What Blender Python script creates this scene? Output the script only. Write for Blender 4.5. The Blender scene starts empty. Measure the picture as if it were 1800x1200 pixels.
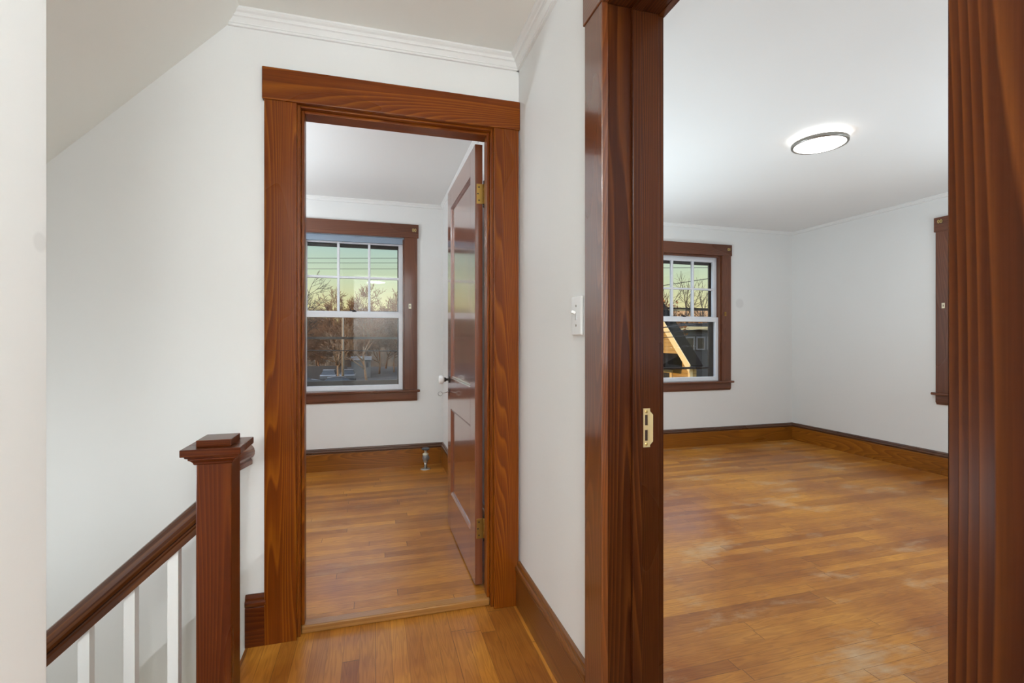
import bpy, bmesh, math, random
from mathutils import Vector, Matrix, Quaternion
random.seed(11)
C = bpy.context.scene.collection
scn = bpy.context.scene
R = math.radians

# ------------------------------------------------------------------ camera
cam = bpy.data.cameras.new('camera'); camo = bpy.data.objects.new('camera', cam); C.objects.link(camo)
cam.sensor_fit = 'HORIZONTAL'; cam.sensor_width = 36.0; cam.lens = 36.0*848/1800
cam.shift_y = -3/1800; cam.clip_start = 0.02; cam.clip_end = 600
camo.location = (0, 0, 1.15); camo.rotation_euler = (R(90), 0, R(-16.0))
scn.camera = camo
scn.view_settings.view_transform = 'Standard'; scn.view_settings.look = 'None'
scn.view_settings.gamma = 1; scn.view_settings.use_curve_mapping = False
scn.view_settings.exposure = 0.0

# ------------------------------------------------------------------ sky
w = bpy.data.worlds.new('dusk_sky'); scn.world = w; w.use_nodes = True
nt = w.node_tree; nt.nodes.clear()
out = nt.nodes.new('ShaderNodeOutputWorld'); bg = nt.nodes.new('ShaderNodeBackground')
tc = nt.nodes.new('ShaderNodeTexCoord'); sx = nt.nodes.new('ShaderNodeSeparateXYZ'); cr = nt.nodes.new('ShaderNodeValToRGB')
nt.links.new(tc.outputs['Generated'], sx.inputs[0]); nt.links.new(sx.outputs['Z'], cr.inputs[0])
els = cr.color_ramp.elements
els[0].position = 0.0; els[0].color = (.68, .52, .20, 1)
els[1].position = 1.0; els[1].color = (1.2, 1.5, 2.0, 1)
for p, c in ((.06, (.80, .72, .36)), (.12, (.64, .74, .50)), (.19, (.42, .60, .56)), (.26, (.50, .68, .70)), (.36, (1.7, 2.0, 2.6)), (.6, (1.5, 1.85, 2.4))):
    e = els.new(p); e.color = (*c, 1)
nt.links.new(cr.outputs[0], bg.inputs[0]); bg.inputs[1].default_value = 1.0
nt.links.new(bg.outputs[0], out.inputs[0])

# ------------------------------------------------------------------ lights
def lamp(name, kind, loc, energy, color, size=0.3, rot=(0, 0, 0)):
    d = bpy.data.lights.new(name, kind); o = bpy.data.objects.new(name, d); C.objects.link(o)
    d.energy = energy; d.color = color; o.location = loc; o.rotation_euler = rot
    if kind == 'AREA': d.shape = 'DISK'; d.size = size
    return o
sun = bpy.data.lights.new('low_sun', 'SUN'); suno = bpy.data.objects.new('low_sun', sun); C.objects.link(suno)
sun.energy = 3.2; sun.color = (1, .60, .24); sun.angle = R(.6)
suno.rotation_euler = Vector((.97, .06, -.19)).to_track_quat('-Z', 'Y').to_euler()
# ceiling lamps of the hall (behind the camera) and of the right bedroom (in view), plus two added fills
lamp('hall_lamp_light', 'AREA', (.04, -1.05, 2.30), 41, (.90, .97, 1.0), .35)
lamp('stair_fill_light', 'POINT', (-1.25, 1.25, .55), 9.0, (.88, .96, 1.0), .1)  # unseen fill added to brighten the sloped ceiling and the walls
lamp('left_bedroom_fill_light', 'AREA', (-2.0, 2.7, 2.30), 8, (.90, .95, 1.0), .35)  # unseen fill added to brighten the left bedroom, no fixture there
lamp('right_bedroom_lamp_light', 'AREA', (2.59, 2.29, 2.285), 15, (.90, .96, 1.0), .26)
# unseen fills added to brighten hall and bedrooms, aimed up at their ceilings
UP = (R(180), 0, 0)
lamp('hall_bounce_fill', 'AREA', (-.12, -.90, 1.25), 44, (.84, .94, 1.0), .5, UP)
lamp('left_bedroom_bounce_fill', 'AREA', (-1.5, 3.1, 1.3), 40, (.80, .91, 1.0), .5, UP)
lamp('right_bedroom_bounce_fill', 'AREA', (2.0, -.9, 1.0), 27, (.74, .90, 1.0), .6, UP)
lamp('right_bedroom_bounce_fill', 'AREA', (3.9, .9, 1.0), 34, (.74, .89, 1.0), .6, UP)
lamp('right_bedroom_bounce_fill', 'AREA', (1.5, 3.3, .55), 33, (.72, .89, 1.0), .6, UP)

# ------------------------------------------------------------------ helpers
def tag(o, label=None, cat=None, group=None, kind=None):
    if label: o['label'] = label
    if cat: o['category'] = cat
    if group: o['group'] = group
    if kind: o['kind'] = kind
    return o
def empty(name, loc=(0, 0, 0), rz=0, **k):
    o = bpy.data.objects.new(name, None); C.objects.link(o); o.empty_display_size = .05
    o.location = loc; o.rotation_euler = (0, 0, rz); return tag(o, **k)
def obj(name, bm, m, parent=None, smooth=False, **k):
    bmesh.ops.recalc_face_normals(bm, faces=bm.faces)
    me = bpy.data.meshes.new(name); bm.to_mesh(me); bm.free()
    if smooth:
        for p in me.polygons: p.use_smooth = True
    me.materials.append(m)
    o = bpy.data.objects.new(name, me); C.objects.link(o)
    if parent: o.parent = parent
    return tag(o, **k)
def box(bm, a, b, bev=0.0, mat=None, seg=2):
    xs = [Vector((x, y, z)) for x in (a[0], b[0]) for y in (a[1], b[1]) for z in (a[2], b[2])]
    t = bmesh.new(); vs = [t.verts.new(v) for v in xs]
    for f in ((0, 1, 3, 2), (4, 6, 7, 5), (0, 4, 5, 1), (2, 3, 7, 6), (0, 2, 6, 4), (1, 5, 7, 3)): t.faces.new([vs[i] for i in f])
    bmesh.ops.recalc_face_normals(t, faces=t.faces)
    if bev: bmesh.ops.bevel(t, geom=list(t.edges), offset=bev, segments=seg, affect='EDGES', profile=.5)
    if mat: bmesh.ops.transform(t, matrix=mat, verts=t.verts)
    merge(bm, t); return bm
def merge(bm, t):
    m = {v: bm.verts.new(v.co) for v in t.verts}
    for f in t.faces:
        nf = bm.faces.new([m[v] for v in f.verts]); nf.smooth = f.smooth
    t.free()
def B(a, b, bev=0.002, mat=None): return box(bmesh.new(), a, b, bev, mat)
def prism(bm, pts, p0, p1, cap=True):
    """extrude a closed outline given as 3D points at p0 offset along p1-p0"""
    d = Vector(p1)-Vector(p0); a = [bm.verts.new(Vector(p)) for p in pts]; b = [bm.verts.new(Vector(p)+d) for p in pts]; n = len(pts)
    for i in range(n): bm.faces.new((a[i], a[(i+1) % n], b[(i+1) % n], b[i]))
    if cap: bm.faces.new(a); bm.faces.new(b[::-1])
    return bm
def lathe(bm, prof, loc=(0, 0, 0), axis='Z', n=24, smooth=True):
    t = bmesh.new(); rings = []
    for r, h in prof:
        rings.append([t.verts.new((max(r, 1e-5)*math.cos(2*math.pi*i/n), max(r, 1e-5)*math.sin(2*math.pi*i/n), h)) for i in range(n)])
    for k in range(len(rings)-1):
        for i in range(n): t.faces.new((rings[k][i], rings[k][(i+1) % n], rings[k+1][(i+1) % n], rings[k+1][i]))
    t.faces.new(rings[0][::-1]); t.faces.new(rings[-1])
    for f in t.faces: f.smooth = smooth
    q = Vector((0, 0, 1)).rotation_difference(Vector(axis) if not isinstance(axis, str) else {'X': Vector((1, 0, 0)), 'Y': Vector((0, 1, 0)), 'Z': Vector((0, 0, 1))}[axis])
    bmesh.ops.transform(t, matrix=Matrix.Translation(loc) @ q.to_matrix().to_4x4(), verts=t.verts)
    merge(bm, t); return bm
def tube(bm, pts, rad, n=8):
    pts = [Vector(p) for p in pts]; rings = []
    rads = rad if isinstance(rad, (list, tuple)) else [rad]*len(pts)
    for i, p in enumerate(pts):
        d = (pts[min(i+1, len(pts)-1)]-pts[max(i-1, 0)]).normalized()
        u = d.orthogonal().normalized() if i == 0 else (u-d*u.dot(d)).normalized()
        v = d.cross(u)
        rings.append([bm.verts.new(p+rads[i]*(u*math.cos(2*math.pi*k/n)+v*math.sin(2*math.pi*k/n))) for k in range(n)])
    for a, b in zip(rings, rings[1:]):
        for k in range(n): f = bm.faces.new((a[k], a[(k+1) % n], b[(k+1) % n], b[k])); f.smooth = True
    bm.faces.new(rings[0][::-1]); bm.faces.new(rings[-1]); return bm
def struct(name, bm, m, label, cat, parent=None, **k):
    return obj(name, bm, m, parent, label=label, cat=cat, kind='structure', **k)
def slab_holes(u0, u1, z0, z1, holes, fn):
    """boxes of a wall in the (u,z) rectangle around rectangular holes; fn(ua,ub,za,zb) gives two corners"""
    bm = bmesh.new()
    us = sorted({u0, u1, *[h[0] for h in holes], *[h[1] for h in holes]}); us = [u for u in us if u0 <= u <= u1]
    for a, b in zip(us, us[1:]):
        zs = [z0]
        for h in sorted(holes, key=lambda h: h[2]):
            if h[0] <= a and h[1] >= b:
                if h[2] > zs[-1]: box(bm, *fn(a, b, zs[-1], h[2]))
                zs.append(h[3])
        if zs[-1] < z1: box(bm, *fn(a, b, zs[-1], z1))
    return bm

# ------------------------------------------------------------------ materials
def new(name):
    m = bpy.data.materials.new(name); m.use_nodes = True; n = m.node_tree; p = n.nodes['Principled BSDF']; return m, n, p
def N(n, t, **k):
    x = n.nodes.new('ShaderNode'+t)
    for a, b in k.items(): setattr(x, a, b)
    return x
def plain(name, col, rough=.5, metal=0, emit=None, estr=0, bump=0, bscale=80):
    m, n, p = new(name)
    p.inputs['Base Color'].default_value = (*col, 1); p.inputs['Roughness'].default_value = rough; p.inputs['Metallic'].default_value = metal
    if emit: p.inputs['Emission Color'].default_value = (*emit, 1); p.inputs['Emission Strength'].default_value = estr
    if bump:
        t = N(n, 'TexCoord'); no = N(n, 'TexNoise'); no.inputs['Scale'].default_value = bscale; b = N(n, 'Bump'); b.inputs['Strength'].default_value = bump; b.inputs['Distance'].default_value = .002
        n.links.new(t.outputs['Object'], no.inputs['Vector']); n.links.new(no.outputs[0], b.inputs['Height']); n.links.new(b.outputs[0], p.inputs['Normal'])
    return m
def mixc(n, fac, a, b, blend='MIX'):
    x = N(n, 'Mix', data_type='RGBA', blend_type=blend)
    for s, v in ((0, fac), (6, a), (7, b)):
        if isinstance(v, (int, float)): x.inputs[s].default_value = v
        elif isinstance(v, tuple): x.inputs[s].default_value = (*v, 1)
        else: n.links.new(v, x.inputs[s])
    return x.outputs[2]
def math_(n, op, a, b=None, c=None):
    x = N(n, 'Math', operation=op)
    for i, v in enumerate((a, b, c)):
        if v is None: continue
        if isinstance(v, (int, float)): x.inputs[i].default_value = v
        else: n.links.new(v, x.inputs[i])
    return x.outputs[0]
def ramp(n, fac, stops):
    x = N(n, 'ValToRGB'); e = x.color_ramp.elements
    while len(e) < len(stops): e.new(.5)
    for q, (p, c) in zip(e, stops): q.position = p; q.color = (*c, 1) if isinstance(c, tuple) else (c, c, c, 1)
    n.links.new(fac, x.inputs[0]); return x.outputs[0]

def wood(name, axis, dark, mid, light, rings=34, across=6.5, along=.40, slope=80, rough=.27, spec=.35, coat=0.0):
    """varnished softwood: contour lines of a noise stretched along the grain, plus fine pores"""
    m, n, p = new(name)
    t = N(n, 'TexCoord'); oi = N(n, 'ObjectInfo')
    off = N(n, 'CombineXYZ')
    for i, k in enumerate((17.0, 31.0, 23.0)): n.links.new(math_(n, 'MULTIPLY', oi.outputs['Random'], k), off.inputs[i])
    add = N(n, 'VectorMath', operation='ADD'); n.links.new(t.outputs['Object'], add.inputs[0]); n.links.new(off.outputs[0], add.inputs[1])
    def stretched(a, l):
        s = N(n, 'VectorMath', operation='MULTIPLY'); v = [a, a, a]; v['XYZ'.index(axis)] = l
        s.inputs[1].default_value = v; n.links.new(add.outputs[0], s.inputs[0]); return s.outputs[0]
    n1 = N(n, 'TexNoise'); n1.inputs['Scale'].default_value = 1; n1.inputs['Detail'].default_value = 1.2; n1.inputs['Roughness'].default_value = .35
    n.links.new(stretched(across, along), n1.inputs['Vector'])
    sp_ = N(n, 'SeparateXYZ'); n.links.new(add.outputs[0], sp_.inputs[0]); pa, pb = [i for i in range(3) if 'XYZ'[i] != axis]
    perp = math_(n, 'ADD', math_(n, 'MULTIPLY', sp_.outputs[pa], slope), math_(n, 'MULTIPLY', sp_.outputs[pb], slope*.8))
    fr = math_(n, 'FRACT', math_(n, 'ADD', math_(n, 'MULTIPLY', n1.outputs[0], rings), perp))
    ring = ramp(n, fr, [(0, 0.30), (.55, .60), (.86, 1.0), (1.0, .24)])
    n2 = N(n, 'TexNoise'); n2.inputs['Scale'].default_value = 1; n2.inputs['Detail'].default_value = 3; n.links.new(stretched(260, 5), n2.inputs['Vector'])
    n3 = N(n, 'TexNoise'); n3.inputs['Scale'].default_value = 1; n3.inputs['Detail'].default_value = 2; n.links.new(stretched(3.2, .9), n3.inputs['Vector'])
    f = math_(n, 'ADD', math_(n, 'MULTIPLY', ring, .62), math_(n, 'MULTIPLY', n2.outputs[0], .38))
    col = ramp(n, f, [(.12, dark), (.5, mid), (.95, light)])
    sm = N(n, 'MapRange', interpolation_type='SMOOTHSTEP'); n.links.new(n3.outputs[0], sm.inputs[0])
    for i, v in ((1, .2), (2, .8), (3, .55), (4, 0.0)): sm.inputs[i].default_value = v
    col = mixc(n, sm.outputs[0], col, (.42, .36, .34), 'MULTIPLY')
    hue = mixc(n, math_(n, 'MULTIPLY', oi.outputs['Random'], .22), col, (.75, .7, .7), 'MULTIPLY')
    n.links.new(hue, p.inputs['Base Color'])
    n.links.new(math_(n, 'ADD', math_(n, 'MULTIPLY', n3.outputs[0], .14), rough-.05), p.inputs['Roughness'])
    b = N(n, 'Bump'); b.inputs['Strength'].default_value = .10; b.inputs['Distance'].default_value = .001
    n.links.new(f, b.inputs['Height']); n.links.new(b.outputs[0], p.inputs['Normal'])
    p.inputs['Specular IOR Level'].default_value = spec; p.inputs['Coat Weight'].default_value = coat; p.inputs['Coat Roughness'].default_value = .10
    return m
TR = dict(dark=(.080, .013, .001), mid=(.198, .041, .0018), light=(.35, .105, .005), spec=.25)
NW = dict(dark=(.060, .010, .0015), mid=(.120, .022, .003), light=(.19, .045, .005))
NEWEL = {a: wood('newel_wood_'+a.lower(), a, **NW) for a in 'XZ'}
TRIM = {a: wood('varnished_trim_'+a.lower(), a, **TR) for a in 'XYZ'}
DK = dict(dark=(.016, .0036, .001), mid=(.060, .0135, .003), light=(.125, .036, .006), spec=.2, rings=40, along=.24, slope=85)
DARK = {a: wood('dark_trim_'+a.lower(), a, **DK) for a in 'XYZ'}
RM = dict(dark=(.085, .026, .012), mid=(.155, .050, .022), light=(.22, .078, .034), coat=.4)
ROOMT = {a: wood('bedroom_trim_'+a.lower(), a, **RM) for a in 'XYZ'}
BASE = {a: wood('baseboard_wood_'+a.lower(), a, (.13, .036, .003), (.30, .098, .008), (.43, .155, .014), along=.6, spec=.4, coat=.2) for a in 'XY'}
CAPW = {a: wood('baseboard_cap_wood_'+a.lower(), a, (.055, .020, .010), (.10, .040, .018), (.15, .062, .030), spec=.5, coat=.4) for a in 'XY'}
CASE2 = {a: wood('glossy_casing_'+a.lower(), a, (.075, .016, .003), (.145, .036, .007), (.23, .070, .014), spec=.5, coat=.9) for a in 'YZ'}
HBASE = {'Y': wood('hall_baseboard_wood', 'Y', (.10, .028, .004), (.185, .060, .008), (.26, .095, .014), along=.6, spec=.5, coat=.6)}
DOORW = wood('door_wood', 'Z', (.18, .052, .022), (.235, .072, .032), (.28, .090, .040), rings=6, slope=30, along=.3, rough=.22, spec=.5, coat=1.0)

def floorboards(name, along, seed, worn=0.0, gain=1.0):
    m, n, p = new(name)
    t = N(n, 'TexCoord'); s = N(n, 'SeparateXYZ'); n.links.new(t.outputs['Object'], s.inputs[0])
    L, A = (s.outputs[0], s.outputs[1]) if along == 'X' else (s.outputs[1], s.outputs[0])
    row = math_(n, 'FLOOR', math_(n, 'DIVIDE', math_(n, 'ADD', A, 20.013), .0572))
    wn = N(n, 'TexWhiteNoise', noise_dimensions='1D'); n.links.new(math_(n, 'ADD', row, seed), wn.inputs['W'])
    lpos = math_(n, 'DIVIDE', math_(n, 'ADD', L, math_(n, 'ADD', math_(n, 'MULTIPLY', wn.outputs['Value'], 7.3), 20)), 1.05)
    colm = math_(n, 'FLOOR', lpos)
    wn2 = N(n, 'TexWhiteNoise', noise_dimensions='2D'); cv = N(n, 'CombineXYZ'); n.links.new(row, cv.inputs[0]); n.links.new(colm, cv.inputs[1]); n.links.new(cv.outputs[0], wn2.inputs['Vector'])
    rnd = wn2.outputs['Value']
    gv = N(n, 'CombineXYZ')
    n.links.new(math_(n, 'ADD', math_(n, 'MULTIPLY', L, 2.2), math_(n, 'MULTIPLY', rnd, 60)), gv.inputs[0])
    n.links.new(math_(n, 'MULTIPLY', A, 26), gv.inputs[1]); n.links.new(math_(n, 'MULTIPLY', rnd, 19), gv.inputs[2])
    g1 = N(n, 'TexNoise'); g1.inputs['Scale'].default_value = 1; g1.inputs['Detail'].default_value = 2; n.links.new(gv.outputs[0], g1.inputs['Vector'])
    rg = ramp(n, math_(n, 'FRACT', math_(n, 'MULTIPLY', g1.outputs[0], 9)), [(0, .2), (.8, 1.0), (1, .3)])
    gf = N(n, 'CombineXYZ'); n.links.new(math_(n, 'MULTIPLY', L, 9), gf.inputs[0]); n.links.new(math_(n, 'MULTIPLY', A, 420), gf.inputs[1]); n.links.new(rnd, gf.inputs[2])
    g2 = N(n, 'TexNoise'); g2.inputs['Scale'].default_value = 1; g2.inputs['Detail'].default_value = 3; n.links.new(gf.outputs[0], g2.inputs['Vector'])
    base = ramp(n, rnd, [(q, tuple(v*gain for v in c)) for q, c in [(0, (.29, .105, .016)), (.35, (.40, .160, .022)), (.7, (.48, .205, .028)), (1, (.37, .150, .026))]])
    gr = math_(n, 'ADD', math_(n, 'MULTIPLY', rg, .5), math_(n, 'MULTIPLY', g2.outputs[0], .5))
    col = mixc(n, ramp(n, gr, [(.25, .55), (.7, 0.0)]), base, (.50, .40, .34), 'MULTIPLY')
    # broad ageing: amber patches, grey-brown wear
    big = N(n, 'TexNoise'); big.inputs['Scale'].default_value = 1.25; big.inputs['Detail'].default_value = 4; big.inputs['Roughness'].default_value = .6; n.links.new(t.outputs['Object'], big.inputs['Vector'])
    col = mixc(n, ramp(n, big.outputs[0], [(.38, .85), (.58, 0.0)]), col, (.62, .47, .36), 'MULTIPLY')
    rough = ramp(n, big.outputs[0], [(.35, .30), (.7, .44)])
    if worn:
        sc = N(n, 'Mapping'); sc.inputs['Location'].default_value = (3.7, 1.9, 0); sc.inputs['Scale'].default_value = (1.7, 3.1, 1); n.links.new(t.outputs['Object'], sc.inputs[0])
        sn = N(n, 'TexNoise'); sn.inputs['Scale'].default_value = 1.1; sn.inputs['Detail'].default_value = 7; sn.inputs['Roughness'].default_value = .68; n.links.new(sc.outputs[0], sn.inputs['Vector'])
        mask = math_(n, 'MULTIPLY', ramp(n, sn.outputs[0], [(.55, 0.0), (.72, 1.0)]), worn)
        col = mixc(n, mask, col, (.50, .36, .22))
        rough = math_(n, 'ADD', rough, math_(n, 'MULTIPLY', mask, .25))
    # joints
    fa = math_(n, 'FRACT', math_(n, 'DIVIDE', math_(n, 'ADD', A, 20.013), .0572)); fl = math_(n, 'FRACT', lpos)
    ja = math_(n, 'LESS_THAN', math_(n, 'MINIMUM', fa, math_(n, 'SUBTRACT', 1, fa)), .013)
    jl = math_(n, 'LESS_THAN', fl, .0022)
    rj = math_(n, 'MULTIPLY', ja, math_(n, 'ADD', .25, math_(n, 'MULTIPLY', wn.outputs['Value'], .65)))
    joint = math_(n, 'MAXIMUM', rj, math_(n, 'MULTIPLY', jl, .8))
    col = mixc(n, joint, col, (.055, .025, .01))
    n.links.new(col, p.inputs['Base Color']); n.links.new(rough, p.inputs['Roughness']); p.inputs['Specular IOR Level'].default_value = .35
    b = N(n, 'Bump'); b.inputs['Strength'].default_value = .15; b.inputs['Distance'].default_value = .001
    n.links.new(math_(n, 'SUBTRACT', math_(n, 'MULTIPLY', gr, .2), joint), b.inputs['Height']); n.links.new(b.outputs[0], p.inputs['Normal'])
    return m
FL_HALL = floorboards('oak_strip_hall', 'Y', 3.0, 0, 1.28)
FL_L = floorboards('oak_strip_left_bedroom', 'X',41.0, .35, 1.2)
FL_R = floorboards('oak_strip_right_bedroom', 'X', 77.0, .8, 1.2)
SADDLE = wood('oak_saddle', 'X', (.26, .11, .028), (.38, .17, .042), (.46, .22, .058), rings=8)

def paint(name, col, mark=None, rough=.55):
    m, n, p = new(name); t = N(n, 'TexCoord')
    no = N(n, 'TexNoise'); no.inputs['Scale'].default_value = 1.6; no.inputs['Detail'].default_value = 3; n.links.new(t.outputs['Object'], no.inputs['Vector'])
    c = mixc(n, ramp(n, no.outputs[0], [(.35, 0.0), (.7, .5)]), col, tuple(x*.965 for x in col))
    if mark:
        pos, rad, k = mark
        d = N(n, 'VectorMath', operation='DISTANCE'); d.inputs[1].default_value = pos; n.links.new(t.outputs['Object'], d.inputs[0])
        c = mixc(n, ramp(n, math_(n, 'DIVIDE', d.outputs['Value'], rad), [(.7, k), (1.0, 0.0)]), c, tuple(x*.8 for x in col))
    n.links.new(c, p.inputs['Base Color']); p.inputs['Roughness'].default_value = rough
    n2 = N(n, 'TexNoise'); n2.inputs['Scale'].default_value = 45; n2.inputs['Detail'].default_value = 4; n.links.new(t.outputs['Object'], n2.inputs['Vector'])
    b = N(n, 'Bump'); b.inputs['Strength'].default_value = .06; b.inputs['Distance'].default_value = .003; n.links.new(n2.outputs[0], b.inputs['Height']); n.links.new(b.outputs[0], p.inputs['Normal'])
    return m
WALL = paint('white_wall_paint', (.80, .79, .77))
WALL_FRONT = paint('white_wall_paint_with_patch', (.80, .79, .77), ((3.877, 4.42, 1.551), .06, .55))
WALL_NEAR = paint('white_wall_paint_with_dent', (.80, .79, .77), ((-.45, .833, 1.287), .016, .5))
CEIL = paint('ceiling_paint', (.81, .80, .78), rough=.7)
CEIL_HALL = paint('hall_ceiling_paint', (.85, .84, .79), rough=.7)
CROWN = plain('crown_paint', (.80, .79, .77), .45)
WHITE = plain('white_sash_paint', (.78, .79, .82), .35, bump=.1)
BAL = plain('baluster_paint', (.80, .79, .77), .4)
BRASS = plain('brass', (.78, .58, .24), .32, 1)
OLDBRASS = plain('aged_brass', (.36, .21, .05), .42, .85)
IRON = plain('dark_iron', (.035, .03, .028), .45, .6)
STRIKE = plain('strike_brass', (.86, .70, .38), .34, .75)
BLACKHOLE = plain('dark_recess', (.03, .012, .006), .8)
CREAM = plain('cream_metal', (.80, .72, .52), .4)
NICKEL = plain('brushed_nickel', (.30, .28, .25), .35, .8)
GREY = plain('grey_cast_metal', (.23, .23, .23), .42, .5)
DGREY = plain('dark_handwheel', (.06, .065, .08), .5)
PIPE = plain('nickel_pipe', (.45, .44, .42), .3, .8)
BONNET = plain('cream_painted_bonnet', (.55, .50, .38), .5)
PLATE = plain('glossy_white_plate', (.82, .82, .81), .12)
LED = plain('glowing_diffuser', (.9, .9, .9), .4, emit=(1, .985, .96), estr=5.0)
STORM = plain('dark_storm_frame', (.035, .022, .014), .5, .2)
STORMG = plain('grey_storm_bar', (.14, .12, .10), .5, .2)
def glassmat(name, tint, gl=.08):
    m, n, p = new(name); n.nodes.remove(p); o = n.nodes['Material Output']
    tr = N(n, 'BsdfTransparent'); tr.inputs[0].default_value = (*tint, 1); g = N(n, 'BsdfGlossy'); g.inputs['Roughness'].default_value = .01
    f = N(n, 'Fresnel'); f.inputs[0].default_value = 1.4; mx = N(n, 'MixShader')
    n.links.new(math_(n, 'MULTIPLY', f.outputs[0], .8), mx.inputs[0]); n.links.new(tr.outputs[0], mx.inputs[1]); n.links.new(g.outputs[0], mx.inputs[2]); n.links.new(mx.outputs[0], o.inputs[0]); return m
GLASS = glassmat('window_glass', (.97, .98, .98))
KNOBG = new('cut_glass')
KNOBG[2].inputs['Base Color'].default_value = (.95, .95, .95, 1); KNOBG[2].inputs['Roughness'].default_value = .04; KNOBG[2].inputs['Transmission Weight'].default_value = .15; KNOBG[2].inputs['IOR'].default_value = 1.5
KNOBG = KNOBG[0]

# ------------------------------------------------------------------ the shell
ZC = 2.375          # ceilings
FZ = .015           # bedroom floors
FZL = .024
XP0, XP1 = .61, .77 # partition between hall and right bedroom
YD0, YD1 = 2.02, 2.13
YF = 4.42
D1L, D1R = -.272, .484     # clear opening of doorway 1
D2N, D2F = .366, 1.19      # clear opening of doorway 2 (along y)
HD = 2.056                 # underside of the head casings
struct('floor_hall', B((-.46, -1.6, -.2), (.77, 2.04, 0), 0), FL_HALL, 'oak strip floor of the hall, boards running away from the viewer', 'floor')
bm = B((-2.5, 2.084, -.2), (.61, YF, FZL), 0)
struct('floor_left_bedroom', bm, FL_L, 'worn oak strip floor seen through the far doorway', 'floor')
struct('floor_right_bedroom', B((.77, -1.6, -.2), (4.6, YF, FZ), 0), FL_R, 'scuffed oak strip floor of the large room on the right', 'floor')
struct('ceiling_hall', B((-.473, -1.6, ZC), (.69, 2.075, ZC+.12), 0), CEIL_HALL, 'flat cream white ceiling over the hall', 'ceiling')
struct('ceiling', B((.69, -1.6, ZC), (4.8, 4.6, ZC+.12), 0), CEIL, 'flat white ceiling with the round light over the right bedroom', 'ceiling')
struct('ceiling_left_bedroom_side', B((-.473, 2.075, ZC), (.69, 4.6, ZC+.12), 0), CEIL, 'flat white ceiling over the left bedroom window', 'ceiling')
struct('ceiling_left_bedroom', B((-2.7, YD0, ZC), (-.473, 4.6, ZC+.12), 0), CEIL, 'flat white ceiling over the far left part of the left bedroom', 'ceiling')
# sloped ceiling over the stairs
bm = bmesh.new(); s0 = Vector((-.473, 0, ZC)); s1 = Vector((-2.2, 0, ZC-1.04*1.727)); nrm = Vector((-.721, 0, .693))*.12
prism(bm, [(s0.x, .70, s0.z), (s1.x, .70, s1.z), (s1.x+nrm.x, .70, s1.z+nrm.z), (s0.x+nrm.x, .70, s0.z+nrm.z+.02)], (0, .70, 0), (0, YD0+.02, 0))
struct('ceiling_stairs', bm, CEIL_HALL, 'white ceiling sloping down over the staircase', 'ceiling')
# walls
dh = [(D1L-.02, D1R+.02, -.2, HD+.012)]
struct('wall_doorway', slab_holes(-2.2, XP0, -2.6, ZC, dh, lambda a, b, c, d: ((a, YD0, c), (b, YD1, d))), WALL, 'white wall at the end of the hall around the far doorway, running down beside the stairs', 'wall')
struct('wall_partition', slab_holes(-1.6, YF, -.2, ZC, [(D2N-.02, D2F+.02, -.2, HD+.012)], lambda a, b, c, d: ((XP0, a, c), (XP1, b, d))), WALL, 'white wall on the right of the hall holding the light switch', 'wall')
WC = [(-.168,), (3.203,)]
fh = [(c-.447, c+.447, .69, 2.075) for c, in WC]
struct('wall_front', slab_holes(-2.7, 4.8, -3.8, 2.9, fh, lambda a, b, c, d: ((a, YF, c), (b, YF+.18, d))), WALL_FRONT, 'white far wall of both bedrooms with a window in each', 'wall')
struct('wall_right', slab_holes(-1.6, YF, -.2, ZC, [(2.398-.447, 2.398+.447, .69, 2.075)], lambda a, b, c, d: ((4.60, a, c), (4.78, b, d))), WALL, 'white right wall of the large bedroom', 'wall')
struct('wall_left_near', B((-.57, -1.6, -.2), (-.45, .85, ZC), .004), WALL_NEAR, 'bright white wall end close by on the left', 'wall')
struct('wall_back', B((-.57, -1.72, -.2), (4.8, -1.6, ZC), 0), WALL, 'white wall behind the viewer closing hall and room', 'wall')
struct('wall_bedroom_left', B((-2.6, YD1, -.2), (-2.48, YF, ZC), 0), WALL, 'white left wall of the left bedroom', 'wall')
struct('wall_stairs_end', B((-2.32, .70, -2.6), (-2.2, YD1, ZC), 0), WALL, 'white end wall of the stairwell', 'wall')
struct('wall_stairs_near', B((-2.2, .73, -2.6), (-.46, .85, ZC), 0), WALL, 'white near side wall of the stairwell', 'wall')

# crown mouldings
def crown(name, p0, p1, nx, ny, prof, label):
    bm = bmesh.new(); prism(bm, [(p0[0]+nx*d, p0[1]+ny*d, ZC-h) for d, h in prof], (p0[0], p0[1], 0), (p1[0], p1[1], 0))
    return struct(name, bm, CROWN, label, 'crown moulding')
HC = [(0, 0), (.046, 0), (.046, .007), (.040, .012), (.032, .016), (.028, .022), (.028, .026), (.022, .028), (.018, .034), (.013, .042), (.013, .046), (.010, .047), (.010, .055), (0, .055)]
crown('trim_crown_doorway', (XP0+.004, YD0), (-.52, YD0), 0, -1, HC, 'white crown moulding above the far doorway')
crown('trim_crown_partition', (XP0, YD0+.004), (XP0, -1.6), -1, 0, HC, 'white crown moulding along the right hall wall')
SC = [(0, 0), (.026, 0), (.026, .006), (.018, .012), (.010, .022), (.010, .03), (0, .034)]
crown('trim_crown_left_bedroom', (-2.48, YF), (XP0, YF), 0, -1, SC, 'thin white crown moulding over the left bedroom window')
crown('trim_crown_bedroom_side', (XP0, YD1), (XP0, YF), -1, 0, SC, 'thin white crown moulding over the open door')
crown('trim_crown_right_bedroom', (XP1, YF), (4.6, YF), 0, -1, SC, 'thin white crown moulding on the far wall of the right bedroom')
crown('trim_crown_right_wall', (4.6, YF), (4.6, -1.6), -1, 0, SC, 'thin white crown moulding along the right wall')

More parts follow.
